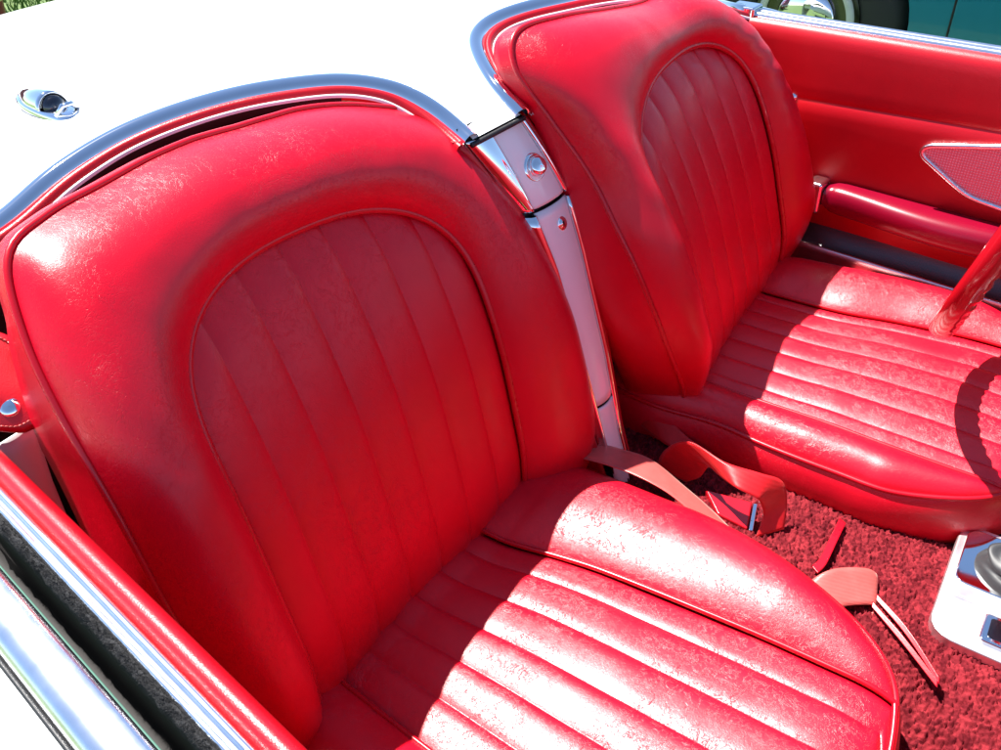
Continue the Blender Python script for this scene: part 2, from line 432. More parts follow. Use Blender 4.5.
def make_cushion(i, seat):
    C = CUSH[i]
    def cur(L):
        L = np.array(L); o = np.argsort(L[:, 0])
        yy = np.linspace(L[:, 0].min(), L[:, 0].max(), 200)
        Lc = catmull(L, 400); oc = np.argsort(Lc[:, 0])
        return lambda y: np.interp(y, Lc[oc, 0], Lc[oc, 1])
    ei, eo, pi_, po = [cur(C[k]) for k in ('ei', 'eo', 'pi', 'po')]
    NR_ = 170
    s = np.linspace(0, 1, NR_)
    y = C['yb'] + (C['yf'] - C['yb']) * np.sin(s * np.pi / 2) ** .92
    fr = [0] + C['fr'] + [1]
    pf = []
    pilf = []
    for k in range(len(fr) - 1):
        for f in (0, .02, .045, .08, .13, .2, .3, .42, .55, .68, .78, .86, .91, .95, .98):
            pf.append(fr[k] + f * (fr[k + 1] - fr[k])); pilf.append(f)
    pf.append(1); pilf.append(0)
    pf = np.array(pf); pilf = np.array(pilf)
    tb = np.linspace(0, 1, 30)
    def zbase(yv, x, a, b):
        z = C['z0'] - C['sl'] * np.minimum(yv, .02)
        fd = np.clip((yv - C['yf']) / .07, 0, 1)      # roll over at the front
        z = z - .034 * (1 - np.sqrt(np.clip(1 - (1 - fd) ** 2, 0, 1)))
        return z
    rowsI, rowsP, rowsO, edgeI, edgeO, pip1, pip2 = [], [], [], [], [], [], []
    for yv in y:
        a, d = ei(yv), eo(yv)
        b = min(max(pi_(yv), a if i == 1 else -9), 9)
        if i == 0: b = min(pi_(yv), a - .002)
        else: b = max(pi_(yv), a + .002)
        c = po(yv)
        if i == 0: c = max(c, d + .002)
        else: c = min(c, d - .002)
        zb = float(zbase(yv, 0, 0, 0))
        back = np.clip((C['yb'] - yv) / .1, 0, 1)
        def bol(e, p):
            wid = abs(p - e); amp = .030 * min(1, wid / .11) ** 1.3 * (.45 + .55 * back)
            t = tb; x = e + (p - e) * t
            h = amp * np.sin(np.pi * t ** .78) ** .72
            h = h - .014 * (1 - t) ** 3 * min(1, wid / .06)
            return np.stack([x, np.full_like(x, yv), zb + h], 1)
        bi = bol(a, b); bo = bol(d, c)
        rowsI.append(bi); rowsO.append(bo)
        x = b + (c - b) * pf
        wid = np.clip(abs(c - b) / .2, .2, 1)
        # each pleat leans: it swells towards its inner seam and drops there
        lean_f = pilf if i == 1 else 1 - pilf
        pil = (1 - np.abs(2 * lean_f - 1) ** 3.4) * (.62 + .55 * lean_f)
        # skewed pleats, each slightly fuller on the inner side
        h = .0046 * pil * wid * (1 - .15 * np.abs(2 * pf - 1)) + .010 * (1 - (2 * pf - 1) ** 2) - .006
        rowsP.append(np.stack([x, np.full_like(x, yv), zb + h], 1))
        pip1.append((b, yv, zb + .0012)); pip2.append((c, yv, zb + .0012))
        edgeI.append(bi[0]); edgeO.append(bo[0])
    rowsI, rowsP, rowsO = map(np.array, (rowsI, rowsP, rowsO))
    for Rr, sd in ((rowsI, 21), (rowsO, 22), (rowsP, 23)):
        sh = Rr.shape; Q = Rr.reshape(-1, 3)
        nz = smooth_noise(Q, 30, sd + i * 5, 3)
        wgt = np.ones(sh[:2]);
        if Rr is not rowsP: wgt[:, 0] = wgt[:, -1] = 0
        Rr[..., 2] += nz.reshape(sh[:2]) * .0013 * wgt
    fl = (i == 0)
    mb = MB().grid(rowsI, flip=fl).grid(rowsO, flip=not fl)
    mb.build('cushion_bolster', M['leather'], seat)
    MB().grid(rowsP, flip=fl).build('pleated_cushion_panel', M['leather'], seat)
    # outline: inner edge, front (pleat row end), outer edge
    front = rowsP[-1]
    out = np.concatenate([np.array(edgeI), front[1:-1], np.array(edgeO)[::-1]])
    out = resample(out, 260)
    k = np.ones(9) / 9
    osm = np.stack([np.r_[out[:4, j], np.convolve(out[:, j], k, 'valid'), out[-4:, j]] for j in range(3)], 1)
    cen = out.mean(0)
    T, A_, B_ = frames(osm)
    A_ = A_ * np.sign(((osm - cen) * A_).sum(1).mean())
    A_[:, 2] = 0; A_ /= np.linalg.norm(A_, axis=1)[:, None]
    G = []
    for off, dz in ((0, 0), (.004, -.004), (.010, -.018), (.014, -.04), (.012, -.065), (.004, -C['skirt']), (-.02, -C['skirt'] - .02)):
        q = osm + A_ * off; q[:, 2] = osm[:, 2] + dz
        q[:, 2] += smooth_noise(q, 30, 40 + i, 2) * .0012
        q += A_ * (smooth_noise(osm, 34, 55 + i, 2) * .002 * min(1, abs(dz) / .03))[:, None]
        G.append(q)
    MB().grid(np.array(G), flip=fl).build('cushion_skirt', M['leather'], seat)
    mb = MB().tube(np.array(pip1), .0032, 8).tube(np.array(pip2), .0032, 8).tube(osm + A_ * .0015, .0036, 8)
    mb.build('cushion_piping', M['piping'], seat)

make_cushion(0, SEAT_N)
make_cushion(1, SEAT_F)

# ---- rear deck and cockpit rim
NEAR = [(-.746, .235, .797), (-.745, .31, .808), (-.70, .375, .838), (-.62, .398, .866), (-.533, .397, .885), (-.471, .403, .905), (-.409, .405, .918), (-.354, .396, .926), (-.29, .380, .930), (-.229, .356, .930), (-.156, .325, .922), (-.108, .288, .906), (-.090, .248, .888), (-.087, .213, .871), (-.0905, .184, .861)]
FAR = [(-.014, .177, .866), (-.008, .214, .885), (.010, .252, .897), (.038, .292, .907), (.066, .318, .915), (.108, .328, .922), (.157, .318, .926), (.205, .300, .927), (.291, .279, .922), (.391, .262, .905), (.48, .26, .88), (.57, .258, .848), (.65, .25, .82), (.705, .21, .803), (.72, .16, .79)]
def smoothpath(P, n):
    P = catmull(P, 400); P = resample(P, n); k = np.ones(7) / 7
    Q = P.copy()
    for j in range(3): Q[3:-3, j] = np.convolve(P[:, j], k, 'valid')
    return Q
nearp = smoothpath(NEAR, 150); farp = smoothpath(FAR, 130)
def deckz(x, y):
    return .934 - .066 * np.maximum((y - .38) / .85, 0) ** 2.2 - .20 * np.abs(x / .75) ** 3.5
gap = np.linspace(nearp[-1], farp[0], 14)[1:-1]
bound = np.concatenate([nearp, gap, farp])
nb = len(bound)
xb = np.linspace(-.90, .90, nb); yb_ = 1.285 + .0 * xb
G = []
for t in np.linspace(0, 1, 60):
    tt = t ** 1.6
    x = bound[:, 0] + (xb - bound[:, 0]) * tt; yy = bound[:, 1] + (yb_ - bound[:, 1]) * tt
    dz = bound[:, 2] - deckz(bound[:, 0], bound[:, 1])
    dist_ = np.hypot(x - bound[:, 0], yy - bound[:, 1])
    z = deckz(x, yy) + dz * np.exp(-dist_ / .13)
    G.append(np.stack([x, yy, z], 1))
e = G[-1]
for dy, dz in ((.012, -.004), (.024, -.016), (.032, -.04), (.05, -.2), (.03, -.45), (-.05, -.55)):
    G.append(e + np.array([0, dy, dz]))
body = MB().grid(np.array(G))
# outer flanks of the body beside the cockpit, both sides
for sx in (-1, 1):
    ys = np.linspace(-1.3, .20, 20); prof = [(.746, .788), (.775, .782), (.81, .765), (.845, .735), (.868, .68), (.872, .5), (.84, .32)]
    body.grid(np.array([[(sx * a, yv, b) for a, b in prof] for yv in ys]), flip=(sx > 0))
    ys = np.linspace(.20, 1.285, 24)
    rows = []
    for yv in ys:
        t = (yv - .12) / 1.1
        zt = float(deckz(np.array(.88), np.array(yv))) if yv > .2 else .80
        zt = .80 + (zt - .80) * min(1, max(0, (yv - .12) / .3))
        k_ = min(1, max(0, yv - .30) / .25); zt = zt * k_ + .782 * (1 - k_)
        rows.append([(sx * (.746 + .03 * k_), yv, zt + .006 * (1 - k_) - .004 * k_), (sx * (.81 + .05 * k_), yv, zt - .017 + .005 * k_), (sx * (.868 + .032 * k_), yv, zt - .10 + .04 * k_), (sx * (.872 + .033 * k_), yv, .5), (sx * .85, yv, .32)])
    body.grid(np.array(rows), flip=(sx > 0))
deck = body.build('body', M['white'], car)

def rim_sweep(path, side):
    T = np.gradient(path, axis=0); T /= np.linalg.norm(T, axis=1)[:, None]
    up = np.array([0, 0, 1.])
    I = np.cross(T, up) * side; I[:, 2] = 0
    I /= np.linalg.norm(I, axis=1)[:, None]          # points into the cockpit
    B = np.cross(T, I); B *= np.sign(B[:, 2])[:, None]; return T, I, B
chrome, red, lip, gapm = MB(), MB(), MB(), MB()
for path in (nearp, farp):
    T, I, B = rim_sweep(path, 1)
    pr = [(-.0080, -.004), (-.0080, .002), (-.005, .0062), (.000, .0080), (.006, .0072), (.011, .003), (.0140, -.003), (.0140, -.008)]
    chrome.grid(sweep(path, pr, I, B))
    pr = [(.0140, -.004), (.0152, -.0015), (.0180, -.001), (.0210, -.003), (.0230, -.008), (.0230, -.016)]
    red.grid(sweep(path, pr, I, B))
    lip.grid(sweep(path, [(.0226, -.0105), (.0232, -.0085), (.0246, -.0078), (.0262, -.0088), (.0268, -.0115)], I, B))
    gsel = slice(0, -30) if path is nearp else slice(34, None)
    gapm.grid(sweep(path[gsel], [(.0264, -.0105), (.024, -.022), (.0, -.035), (-.05, -.06), (-.075, -.16), (-.08, -.62)], I[gsel], B[gsel]))
chrome.build('cockpit_chrome_trim', M['chrome'], car)
red.build('cockpit_red_welt', M['vinyl'], car)
lip.build('cockpit_inner_bead', M['bead'], car)
gapm.build('rear_bulkhead', M['dark'], car)

# deck latch: oval plate, hooded socket and knob
lx, ly = -.388, .572
lz = float(deckz(np.array(lx), np.array(ly)))
def ell(a, b, n=28): return [(a * math.cos(t), b * math.sin(t)) for t in np.linspace(0, 2 * math.pi, n, endpoint=False)]
mb = MB()
rings = []
for f, h in ((1.0, 0.0005), (.98, .004), (.90, .0065), (.70, .007), (0.01, .0075)):
    rings.append([(lx + x * f, ly + y_ * f, lz + h) for x, y_ in ell(.021, .070)])
mb.grid(np.array(rings), closed_v=True)
latch = mb.build('deck_latch', M['chrome'], deck)
mb = MB()
rings = []
for k in range(10):
    t = k / 9; yy = ly + .055 - .075 * t; wv = .017 * math.sin(math.pi * min(.5, .12 + t * .55)) ; hh = .003 + .015 * math.sin(math.pi * (.08 + .44 * t))
    rings.append([(lx + wv * math.cos(a), yy, lz + .004 + hh * math.sin(a)) for a in np.linspace(0, math.pi, 14)])
mb.grid(np.array(rings))
mb.build('latch_hood', M['chrome'], deck, solid=.002)
mb = MB(); lathe(mb, [(.001, .0), (.013, 0), (.0125, .012), (.006, .016), (.0005, .0165)], (lx, ly - .012, lz + .005), (0, -1, .25), 20)
mb.build('latch_socket', M['hubdark'], deck)
mb = MB(); mb.tube([(lx - .012, ly - .05, lz + .006), (lx - .004, ly - .056, lz + .016), (lx + .006, ly - .056, lz + .016), (lx + .014, ly - .048, lz + .006)], .003, 8)
mb.build('latch_catch', M['chrome'], deck)

# ---- the white fall between the seats
def gy(z): return .08 + .376 * (z - .6) + 1.1 * np.maximum(z - .775, 0) ** 2
ZT = np.array([.33, .44, .55, .69, .76, .81, .862])
XL = np.array([-.055, -.052, -.047, -.048, -.057, -.077, -.100]); X1 = np.array([-.050, -.044, -.036, -.032, -.040, -.051, -.062])
X2 = np.array([-.022, -.014, .006, .020, .022, .007, -.011]); X3 = np.array([-.008, 0, .020, .034, .035, .019, .001])
def fx(T_, z): return np.interp(z, ZT, T_)
def fall(z0, z1, which, mat, name, parent=car, n=26, inset=0):
    mb = MB(); rows = []
    for z in np.linspace(z0, z1, n):
        a, b, c, d = [float(fx(q, z)) for q in (XL, X1, X2, X3)]
        y_ = float(gy(z))
        if which == 'mid':
            rows.append([(b + (c - b) * t, y_ - .0045 * math.sin(math.pi * t) ** .6, z) for t in np.linspace(0, 1, 15)])
        elif which == 'left':
            rows.append([(b - .0005, y_ + .003, z), (b - .001, y_ - .005, z), (b - .004, y_ - .0065, z), (b + (a - b) * .5, y_ - .004, z), (a + .004, y_ + .002, z), (a, y_ + .008, z), (a - .001, y_ + .022, z)])
        elif which == 'right':
            rows.append([(c + .0005, y_ + .003, z), (c + .001, y_ - .004, z), (c + .003, y_ - .006, z), (c + (d - c) * .6, y_ - .003, z), (d, y_ + .004, z), (d + .002, y_ + .018, z)])
    mb.grid(np.array(rows), flip=(which == 'left'))
    return mb
up_ = fall(.763, .858, 'mid', None, '')
waterfall = up_.build('divider_panel', M['white'], car, solid=.003)
fall(.496, .758, 'mid', None, '').build('divider_panel', M['white'], car, solid=.003)
fall(.36, .492, 'mid', None, '').build('divider_panel', M['white'], car, solid=.003)
for w in ('left', 'right'):
    fall(.764, .859, w, None, '').build('chrome_strip', M['chrome'], car, solid=.0015)
    fall(.40, .757, w, None, '').build('chrome_strip', M['chrome'], car, solid=.0015)
# dark backing and red side skins of the fall
mb = MB(); rows = []
for z in np.linspace(.33, .872, 30):
    a, d = float(fx(XL, z)), float(fx(X3, z)); y_ = float(gy(z)) + .008
    rows.append([(a + (d - a) * t, y_, z) for t in (0, .5, 1)])
mb.grid(np.array(rows)); mb.build('divider_backing', M['black'], car)
mb = MB()
for sgn, Tx in ((-1, XL), (1, X3)):
    rows = []
    for z in np.linspace(.33, .862, 34):
        a = float(fx(Tx, z)); y_ = float(gy(z))
        rows.append([(a + sgn * .001, y_ + .006, z), (a + sgn * .006, y_ + .004, z), (a + sgn * .010, y_ + .010, z), (a + sgn * .014, y_ + .06, z - .01), (a + sgn * .05, y_ + .18, z - .03)])
    mb.grid(np.array(rows), flip=(sgn < 0))
mb.build('divider_side_skin', M['vinyl'], car, solid=.001)
# closing strip in the gap under the deck tongue
mb = MB(); mb.tube(np.vstack([nearp[-1:] + [[-.006, 0, 0]], gap, farp[:1] + [[.004, 0, 0]]]) + np.array([0, -.003, -.0045]), .0032, 10)
mb.build('gap_seal', M['black'], car)
fn = np.array([0, -.936, .352])
bx, bz = -.018, .806; bc = np.array([bx, float(gy(bz)) - .0035, bz])
mb = MB(); lathe(mb, [(.0185, -.002), (.0185, .001), (.016, .0035), (.0135, .002), (.0125, -.002)], bc, fn, 36); mb.build('button_bezel', M['chrome'], waterfall)
mb = MB(); lathe(mb, [(.0118, -.003), (.0118, .010), (.0108, .0125), (.008, .0138), (.0002, .0146)], bc, fn + np.array([-.12, .1, .22]), 32); mb.build('release_button', M['chrome'], waterfall)
kx, kz = -.002, .732; kc = np.array([kx, float(gy(kz)) - .004, kz])
mb = MB(); lathe(mb, [(.0095, -.002), (.0095, .0012), (.0078, .003), (.0066, .002), (.0062, .0035), (.0002, .004)], kc, fn, 28); mb.build('lock_cylinder', M['chrome'], waterfall)
mb = MB(); box(mb, kx - .0008, kx + .0008, kc[1] - .0046, kc[1] - .0036, kz - .0015, kz + .0045); mb.build('keyhole', M['dark'], waterfall, smooth=False)

# ---- doors
def long_strip(name, prof, y0, y1, mat, parent, n=40, wob=0, flip=False, sag=.0):
    ys = np.linspace(y0, y1, n)
    G = np.array([[(a, yv, b) for a, b in prof] for yv in ys], float)
    if wob:
        G[..., 0] += rng.normal(0, wob, (n, 1)) ; G[..., 2] += rng.normal(0, wob, G.shape[:2])
    return MB().grid(G, flip=flip).build(name, mat, parent)
dn = empty('door', (-.75, -.5, .3), car); dn['label'] = 'near door with red padded top, chrome strips and fuzzy window slot'
roll = [(-.650, .30), (-.652, .70), (-.655, .770), (-.6560, .785), (-.6585, .795), (-.6625, .8010), (-.667, .8025), (-.6715, .801), (-.6755, .797), (-.677, .787)]
long_strip('door_top_roll', roll, -1.0, .225, M['vinyl'], dn, 60, .0)
long_strip('chrome_strip', [(-.6765, .790), (-.677, .7985), (-.6795, .8020), (-.6825, .8010), (-.6840, .7980), (-.6855, .7992), (-.6880, .8005), (-.6902, .7985), (-.6910, .792), (-.6910, .78)], -1.0, .225, M['chrome_worn'], dn)
# fuzzy window sweep: felt ridge with a ragged pile of small fibres
mb = MB(); ys = np.linspace(-1, .225, 200)
G = np.array([[(-.6908, yv, .7955), (-.6922 + rng.normal(0, .0004), yv, .7985 + rng.normal(0, .0008)), (-.6940 + rng.normal(0, .0006), yv, .7985 + rng.normal(0, .0010)), (-.6958 + rng.normal(0, .0008), yv, .7935 + rng.normal(0, .0012)), (-.6958 + rng.normal(0, .0010), yv, .784 + rng.normal(0, .002)), (-.695, yv, .76)] for yv in ys])
mb.grid(G)
for _ in range(16000):
    yv = rng.uniform(-.6, .22); a = rng.uniform(0, 1)
    p = np.array([-.6910 - .0050 * a, yv, .7980 - .004 * max(0, a - .6) / .4]); d = np.array([rng.normal(-.0009, .0010), rng.normal(0, .0011), rng.normal(.0013, .0008)])
    s_ = np.array([0, .00022, 0]) if rng.random() < .5 else np.array([.00022, 0, 0])
    mb.add([p - s_, p + s_, p + d], [(0, 1, 2)])
mb.build('window_felt', M['felt'], dn)
long_strip('window_slot', [(-.6948, .785), (-.6950, .70), (-.7150, .70), (-.7155, .785)], -1, .225, M['dark'], dn)
long_strip('window_glass', [(-.7095, .72), (-.7095, .776), (-.7102, .7768), (-.7118, .7768), (-.7125, .776), (-.7125, .72)], -1, .20, M['glass'], dn)
long_strip('chrome_strip', [(-.7118, .77), (-.7122, .7945), (-.7135, .7985), (-.7170, .8005), (-.7275, .8012), (-.7365, .7995), (-.7425, .7945), (-.7440, .785)], -1, .225, M['chrome_worn'], dn)
long_strip('outer_seal', [(-.7437, .786), (-.7445, .7895), (-.7460, .7900), (-.7474, .7885), (-.7480, .780)], -1, .225, M['black'], dn)
# metal jamb behind the near door, facing forward
mb = MB(); rows = []
for z, xe in ((.30, -.65), (.45, -.640), (.60, -.628), (.68, -.621), (.73, -.614), (.752, -.612)):
    rows.append([(-.72, .268, z), (-.68, .266, z), (-.645, .267, z), (xe - .008, .270, z), (xe - .002, .275, z), (xe, .285, z), (xe, .33, z)])
mb.grid(np.array(rows)).build('door_jamb', M['white'], car, solid=.002)
# dark floor between door and seat
mb = MB(); mb.grid(np.array([[(x, y_, .30) for x in (-.80, .80)] for y_ in (-1.2, 1.0)])); mb.build('floor_pan', M['dark'], car)

# ---- far door
dfar = empty('door', (.66, -.5, .3), car); dfar['label'] = 'driver door with red panel, armrest and patterned reflector insert'
ys = np.linspace(-1.0, .235, 70)
prof = [(.662, .815), (.655, .8135), (.648, .808), (.644, .798), (.642, .786), (.640, .765), (.638, .74), (.637, .722), (.6375, .716), (.6385, .714), (.6375, .712), (.634, .706), (.632, .69), (.632, .64), (.634, .58), (.638, .52), (.645, .47)]
G = []
for yv in ys:
    dip = -.010 * (yv - .15) / .38 * -1
    rows = []
    for k, (a, b) in enumerate(prof):
        zz = b + (0.0 if k < 5 else -.012 * min(1, max(0, (yv + .22) / .33)) if k < 13 else 0)
        rows.append((a, yv, zz - .006))
    G.append(rows)
G = np.array(G); sh = G.shape
G[..., 0] += (smooth_noise(G.reshape(-1, 3), 14, 77, 2) * .0016).reshape(sh[:2])
MB().grid(G, flip=True).build('door_panel', M['vinyl'], dfar)
long_strip('chrome_strip', [(.661, .806), (.662, .8125), (.667, .8145), (.673, .8135), (.6755, .811), (.678, .8135), (.684, .8150), (.690, .8125), (.692, .806), (.692, .79)], -1, .215, M['chrome_worn'], dfar)
long_strip('window_slot', [(.690, .80), (.692, .70), (.715, .70), (.716, .80)], -1, .2, M['dark'], dfar)
long_strip('outer_chrome_strip', [(.716, .775), (.717, .7880), (.723, .7915), (.735, .7900), (.742, .787), (.745, .78)], -1, .2, M['chrome'], dfar)
# chrome striker block at the rear end of the far door
mb = MB(); box(mb, .655, .69, .215, .262, .80, .822); mb.build('striker_block', M['chrome'], dfar, bevel=.004, seg=3)
mb = MB(); box(mb, .648, .668, .222, .245, .797, .806); mb.build('striker_pin', M['chrome_worn'], dfar, bevel=.003)
mb = MB(); lathe(mb, [(.0075, -.003), (.0075, .001), (.005, .003), (.0002, .0036)], (.636, .113, .695), (-1, -.3, .2), 20); mb.build('panel_screw', M['chrome'], dfar)
# reflector insert: pentagon with chrome frame
pent = np.array([(-.112, .655), (-.118, .668), (-.30, .708), (-.42, .722), (-.42, .60), (-.262, .596), (-.205, .603), (-.185, .612)])
pent = resample(np.vstack([pent, pent[:1]]), 120)[:-1]
k = np.ones(5) / 5
pent = np.stack([np.convolve(np.r_[pent[-2:, j], pent[:, j], pent[:2, j]], k, 'valid') for j in (0, 1)], 1)
mb = MB(); n = len(pent)
v = [(.626, a, b) for a, b in pent] + [(.6255, pent[:, 0].mean(), pent[:, 1].mean())]
v2 = [(.640, a, b) for a, b in pent]
mb.add(v, [(j, n, (j + 1) % n) for j in range(n)])
mb.add([(.626, a, b) for a, b in pent] + v2, [(j, (j + 1) % n, n + (j + 1) % n, n + j) for j in range(n)])
mb.build('reflector_insert', M['insert'], dfar, smooth=False)
mb = MB(); loop = np.array([(.6255, a, b) for a, b in pent] + [(.6255, pent[0, 0], pent[0, 1])])
mb.grid(tube_grid(loop, .0042, 10), closed_v=True); mb.build('reflector_frame', M['chrome_worn'], dfar)
# armrest
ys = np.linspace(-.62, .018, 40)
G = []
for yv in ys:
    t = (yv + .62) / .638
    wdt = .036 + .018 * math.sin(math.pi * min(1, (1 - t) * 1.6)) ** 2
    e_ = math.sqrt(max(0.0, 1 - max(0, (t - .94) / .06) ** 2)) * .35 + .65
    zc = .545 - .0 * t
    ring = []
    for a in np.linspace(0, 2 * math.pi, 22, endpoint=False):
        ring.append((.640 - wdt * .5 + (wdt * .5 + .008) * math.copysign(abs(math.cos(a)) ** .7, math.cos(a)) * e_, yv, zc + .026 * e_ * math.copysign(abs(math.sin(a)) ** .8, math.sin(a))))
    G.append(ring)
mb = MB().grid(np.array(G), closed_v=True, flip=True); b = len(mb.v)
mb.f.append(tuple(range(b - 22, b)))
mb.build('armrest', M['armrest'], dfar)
mb = MB(); box(mb, .598, .642, .019, .048, .515, .572); mb.build('armrest_bracket', M['chrome_worn'], dfar, bevel=.006)
# sill
mb = MB(); mb.grid(np.array([[(.66, yv, .515), (.650, yv, .505), (.644, yv, .47), (.632, yv, .448), (.618, yv, .442)] for yv in np.linspace(-1, .3, 30)]), flip=True); mb.build('sill_plate', M['ribbed'], car)
long_strip('sill_edge', [(.619, .442), (.618, .4465), (.615, .4475), (.612, .445), (.611, .436), (.611, .30)], -1, .3, M['alu'], car)
# inner quarter behind the far seat
mb = MB(); mb.grid(np.array([[(.66, yv, z) for z in np.linspace(.44, .80, 8)] for yv in np.linspace(.23, .5, 8)])); mb.build('rear_quarter_panel', M['vinyl'], car)

# ---- dashboard ahead of the seats: added out of view to block horizon reflections
mb = MB(); mb.grid(np.array([[(x, -.86, .45), (x, -.84, .58), (x, -.835, .70), (x, -.835, .82), (x, -.85, .865), (x, -.89, .885), (x, -1.05, .89)] for x in np.linspace(-.70, .70, 16)]), flip=True)
mb.build('unseen_dashboard', M['dash'], car)
# ---- tunnel with loop pile carpet
def tunnel_z(x, y):
    cx = .02
    d = np.abs(x - cx)
    z = .388 - .25 * np.maximum(y + .44, 0) * .12 - .01 * np.clip((y + .1) / .2, 0, 1)
    return z - 9 * np.maximum(d - .05, 0) ** 2 * .5 - 6 * np.maximum(d - .13, 0) ** 2
xs = np.arange(-.20, .205, .00135); ysx = np.arange(-.58, .075, .00135)
XX, YY = np.meshgrid(xs, ysx); Z = tunnel_z(XX, YY)
# loops: jittered bumps
cell = .0040
H = np.zeros_like(Z)
gi = np.floor(XX / cell).astype(int); gj = np.floor(YY / cell).astype(int)
jx = rng.uniform(.1, .9, (400, 400)); jy = rng.uniform(.1, .9, (400, 400)); jh = rng.uniform(.55, 1.15, (400, 400))
best = np.full(Z.shape, 9.); hh = np.zeros_like(Z)
for a in (-1, 0, 1):
    for b in (-1, 0, 1):
        ii, jj = (gi + a) % 400, (gj + b) % 400
        px = (gi + a + jx[ii, jj]) * cell; py = (gj + b + jy[ii, jj]) * cell
        d = np.hypot(XX - px, YY - py); m_ = d < best
        best = np.where(m_, d, best); hh = np.where(m_, jh[ii, jj], hh)
H = (hh - .3) * np.sqrt(np.clip(1 - (best / (.60 * cell)) ** 2, 0, 1)) * .0085
Z = Z + H + rng.normal(0, .0005, Z.shape)
MB().grid(np.stack([XX, YY, Z], 2)).build('tunnel_carpet', M['carpet'], car)

# ---- shifter plate
def rrect(x0, x1, y0, y1, ch, n=5):
    pts = []
    for cx, cy, a0 in ((x1 - ch, y1 - ch, 0), (x0 + ch, y1 - ch, 90), (x0 + ch, y0 + ch, 180), (x1 - ch, y0 + ch, 270)):
        for k in range(n): a = R(a0 + 90 * k / (n - 1)); pts.append((cx + ch * math.cos(a), cy + ch * math.sin(a)))
    return pts
def plate(mb, poly, z0, z1):
    n = len(poly); mb.add([(x, y_, z0) for x, y_ in poly] + [(x, y_, z1) for x, y_ in poly], [tuple(range(n, 2 * n))] + [(k, (k + 1) % n, n + (k + 1) % n, n + k) for k in range(n)]); return mb
ZP = .400
def rot(poly, c=(.05, -.41), a=R(6)):
    ca, sa = math.cos(a), math.sin(a); return [(c[0] + (x - c[0]) * ca - (y_ - c[1]) * sa, c[1] + (x - c[0]) * sa + (y_ - c[1]) * ca) for x, y_ in poly]
sp = empty('shifter_plate', (.06, -.5, ZP), car)
outer = rot(rrect(-.040, .150, -.72, -.412, .026))
plate(MB(), outer, ZP - .01, ZP + .004).build('plate_base', M['plate'], sp, bevel=.003, seg=3)
plate(MB(), rot(rrect(.046, .141, -.71, -.421, .014)), ZP, ZP + .0075).build('plate_panel', M['chrome'], sp, bevel=.002)
plate(MB(), rot(rrect(.024, .044, -.71, -.421, .004)), ZP, ZP + .0085).build('plate_band', M['plate'], sp, bevel=.0015)
# ashtray well with frame
plate(MB(), rot(rrect(-.026, .016, -.56, -.462, .006)), ZP, ZP + .0105).build('ashtray_frame', M['chrome'], sp, bevel=.003)
plate(MB(), rot(rrect(-.020, .010, -.552, -.469, .004)), ZP + .004, ZP + .0108).build('ashtray_lid', M['hubdark'], sp, bevel=.001)
mb = MB(); mb.tube(np.array([(-.008, -.498, ZP + .010), (-.006, -.500, ZP + .022), (.0, -.505, ZP + .024), (.006, -.512, ZP + .012)]), .006, 12); mb.build('ashtray_pull', M['chrome'], sp)
# shift boot: folded rubber gaiter
mb = MB(); rings = []
bcx, bcy = .098, -.485
for k, (r_, h) in enumerate([(1.06, .004), (1.04, .012), (.94, .017), (.86, .016), (.80, .022), (.86, .030), (.80, .040), (.64, .043), (.56, .042), (.50, .05), (.55, .058), (.42, .068), (.28, .075), (.2, .1)]):
    ring = []
    for a in np.linspace(0, 2 * math.pi, 40, endpoint=False):
        wob = 1 + .06 * math.sin(3 * a + k * .5) + .035 * math.sin(5 * a - k)
        ring.append((bcx + .037 * r_ * wob * math.cos(a), bcy + .052 * r_ * wob * math.sin(a), ZP + .004 + h * .7 + .004 * math.sin(2 * a + k)))
    rings.append(ring)
mb.grid(np.array(rings), closed_v=True); mb.build('shift_boot', M['boot'], sp, subd=1)
mb = MB(); mb.tube([(bcx, bcy, ZP + .07), (bcx, bcy - .01, ZP + .18), (bcx, bcy - .02, ZP + .26)], .006, 12); mb.build('shift_lever', M['chrome'], sp)
mb = MB(); lathe(mb, [(.0005, -.02), (.012, -.017), (.02, -.004), (.02, .006), (.012, .017), (.0005, .02)], (bcx, bcy - .022, ZP + .275), (0, -.1, 1), 24); mb.build('shift_knob', M['black'], sp)

# ---- steering wheel
sw = empty('steering_wheel', (.362, -.333, .775), car)
SC = np.array([.362, -.333, .775]); sn = np.array([0, math.cos(R(14.5)), math.sin(R(14.5))]); sx_ = np.array([1., 0, 0]); sy_ = np.cross(sn, sx_)
mb = MB(); G = []
RR = .212
for k in range(360):
    a = 2 * math.pi * k / 360
    rad_ = sx_ * math.cos(a) + sy_ * math.sin(a)
    ring = []
    for j in range(16):
        b = 2 * math.pi * j / 16
        grip = .0013 * math.cos(a * 64) * max(0, -math.sin(b + .5)) ** 1.5
        ring.append(SC + rad_ * (RR + (.0128 + grip) * math.cos(b)) + sn * (.0150 + grip) * math.sin(b))
    G.append(ring)
mb.grid(np.array(G), closed_u=True, closed_v=True); mb.build('rim', M['plastic_red'], sw)
for k, a in enumerate((R(0), R(180), R(270))):
    d = sx_ * math.cos(a) + sy_ * math.sin(a); q = np.cross(sn, d)
    mb = MB(); rows = []
    for t in np.linspace(.03, RR - .006, 12):
        rows.append([SC + d * t + q * w_ - sn * (.03 * (1 - t / RR) ** 2) + sn * h_ for w_, h_ in ((-.012, 0), (-.009, .003), (.009, .003), (.012, 0), (.009, -.003), (-.009, -.003))])
    mb.grid(np.array(rows), closed_v=True); mb.build('spoke', M['alu'], sw)
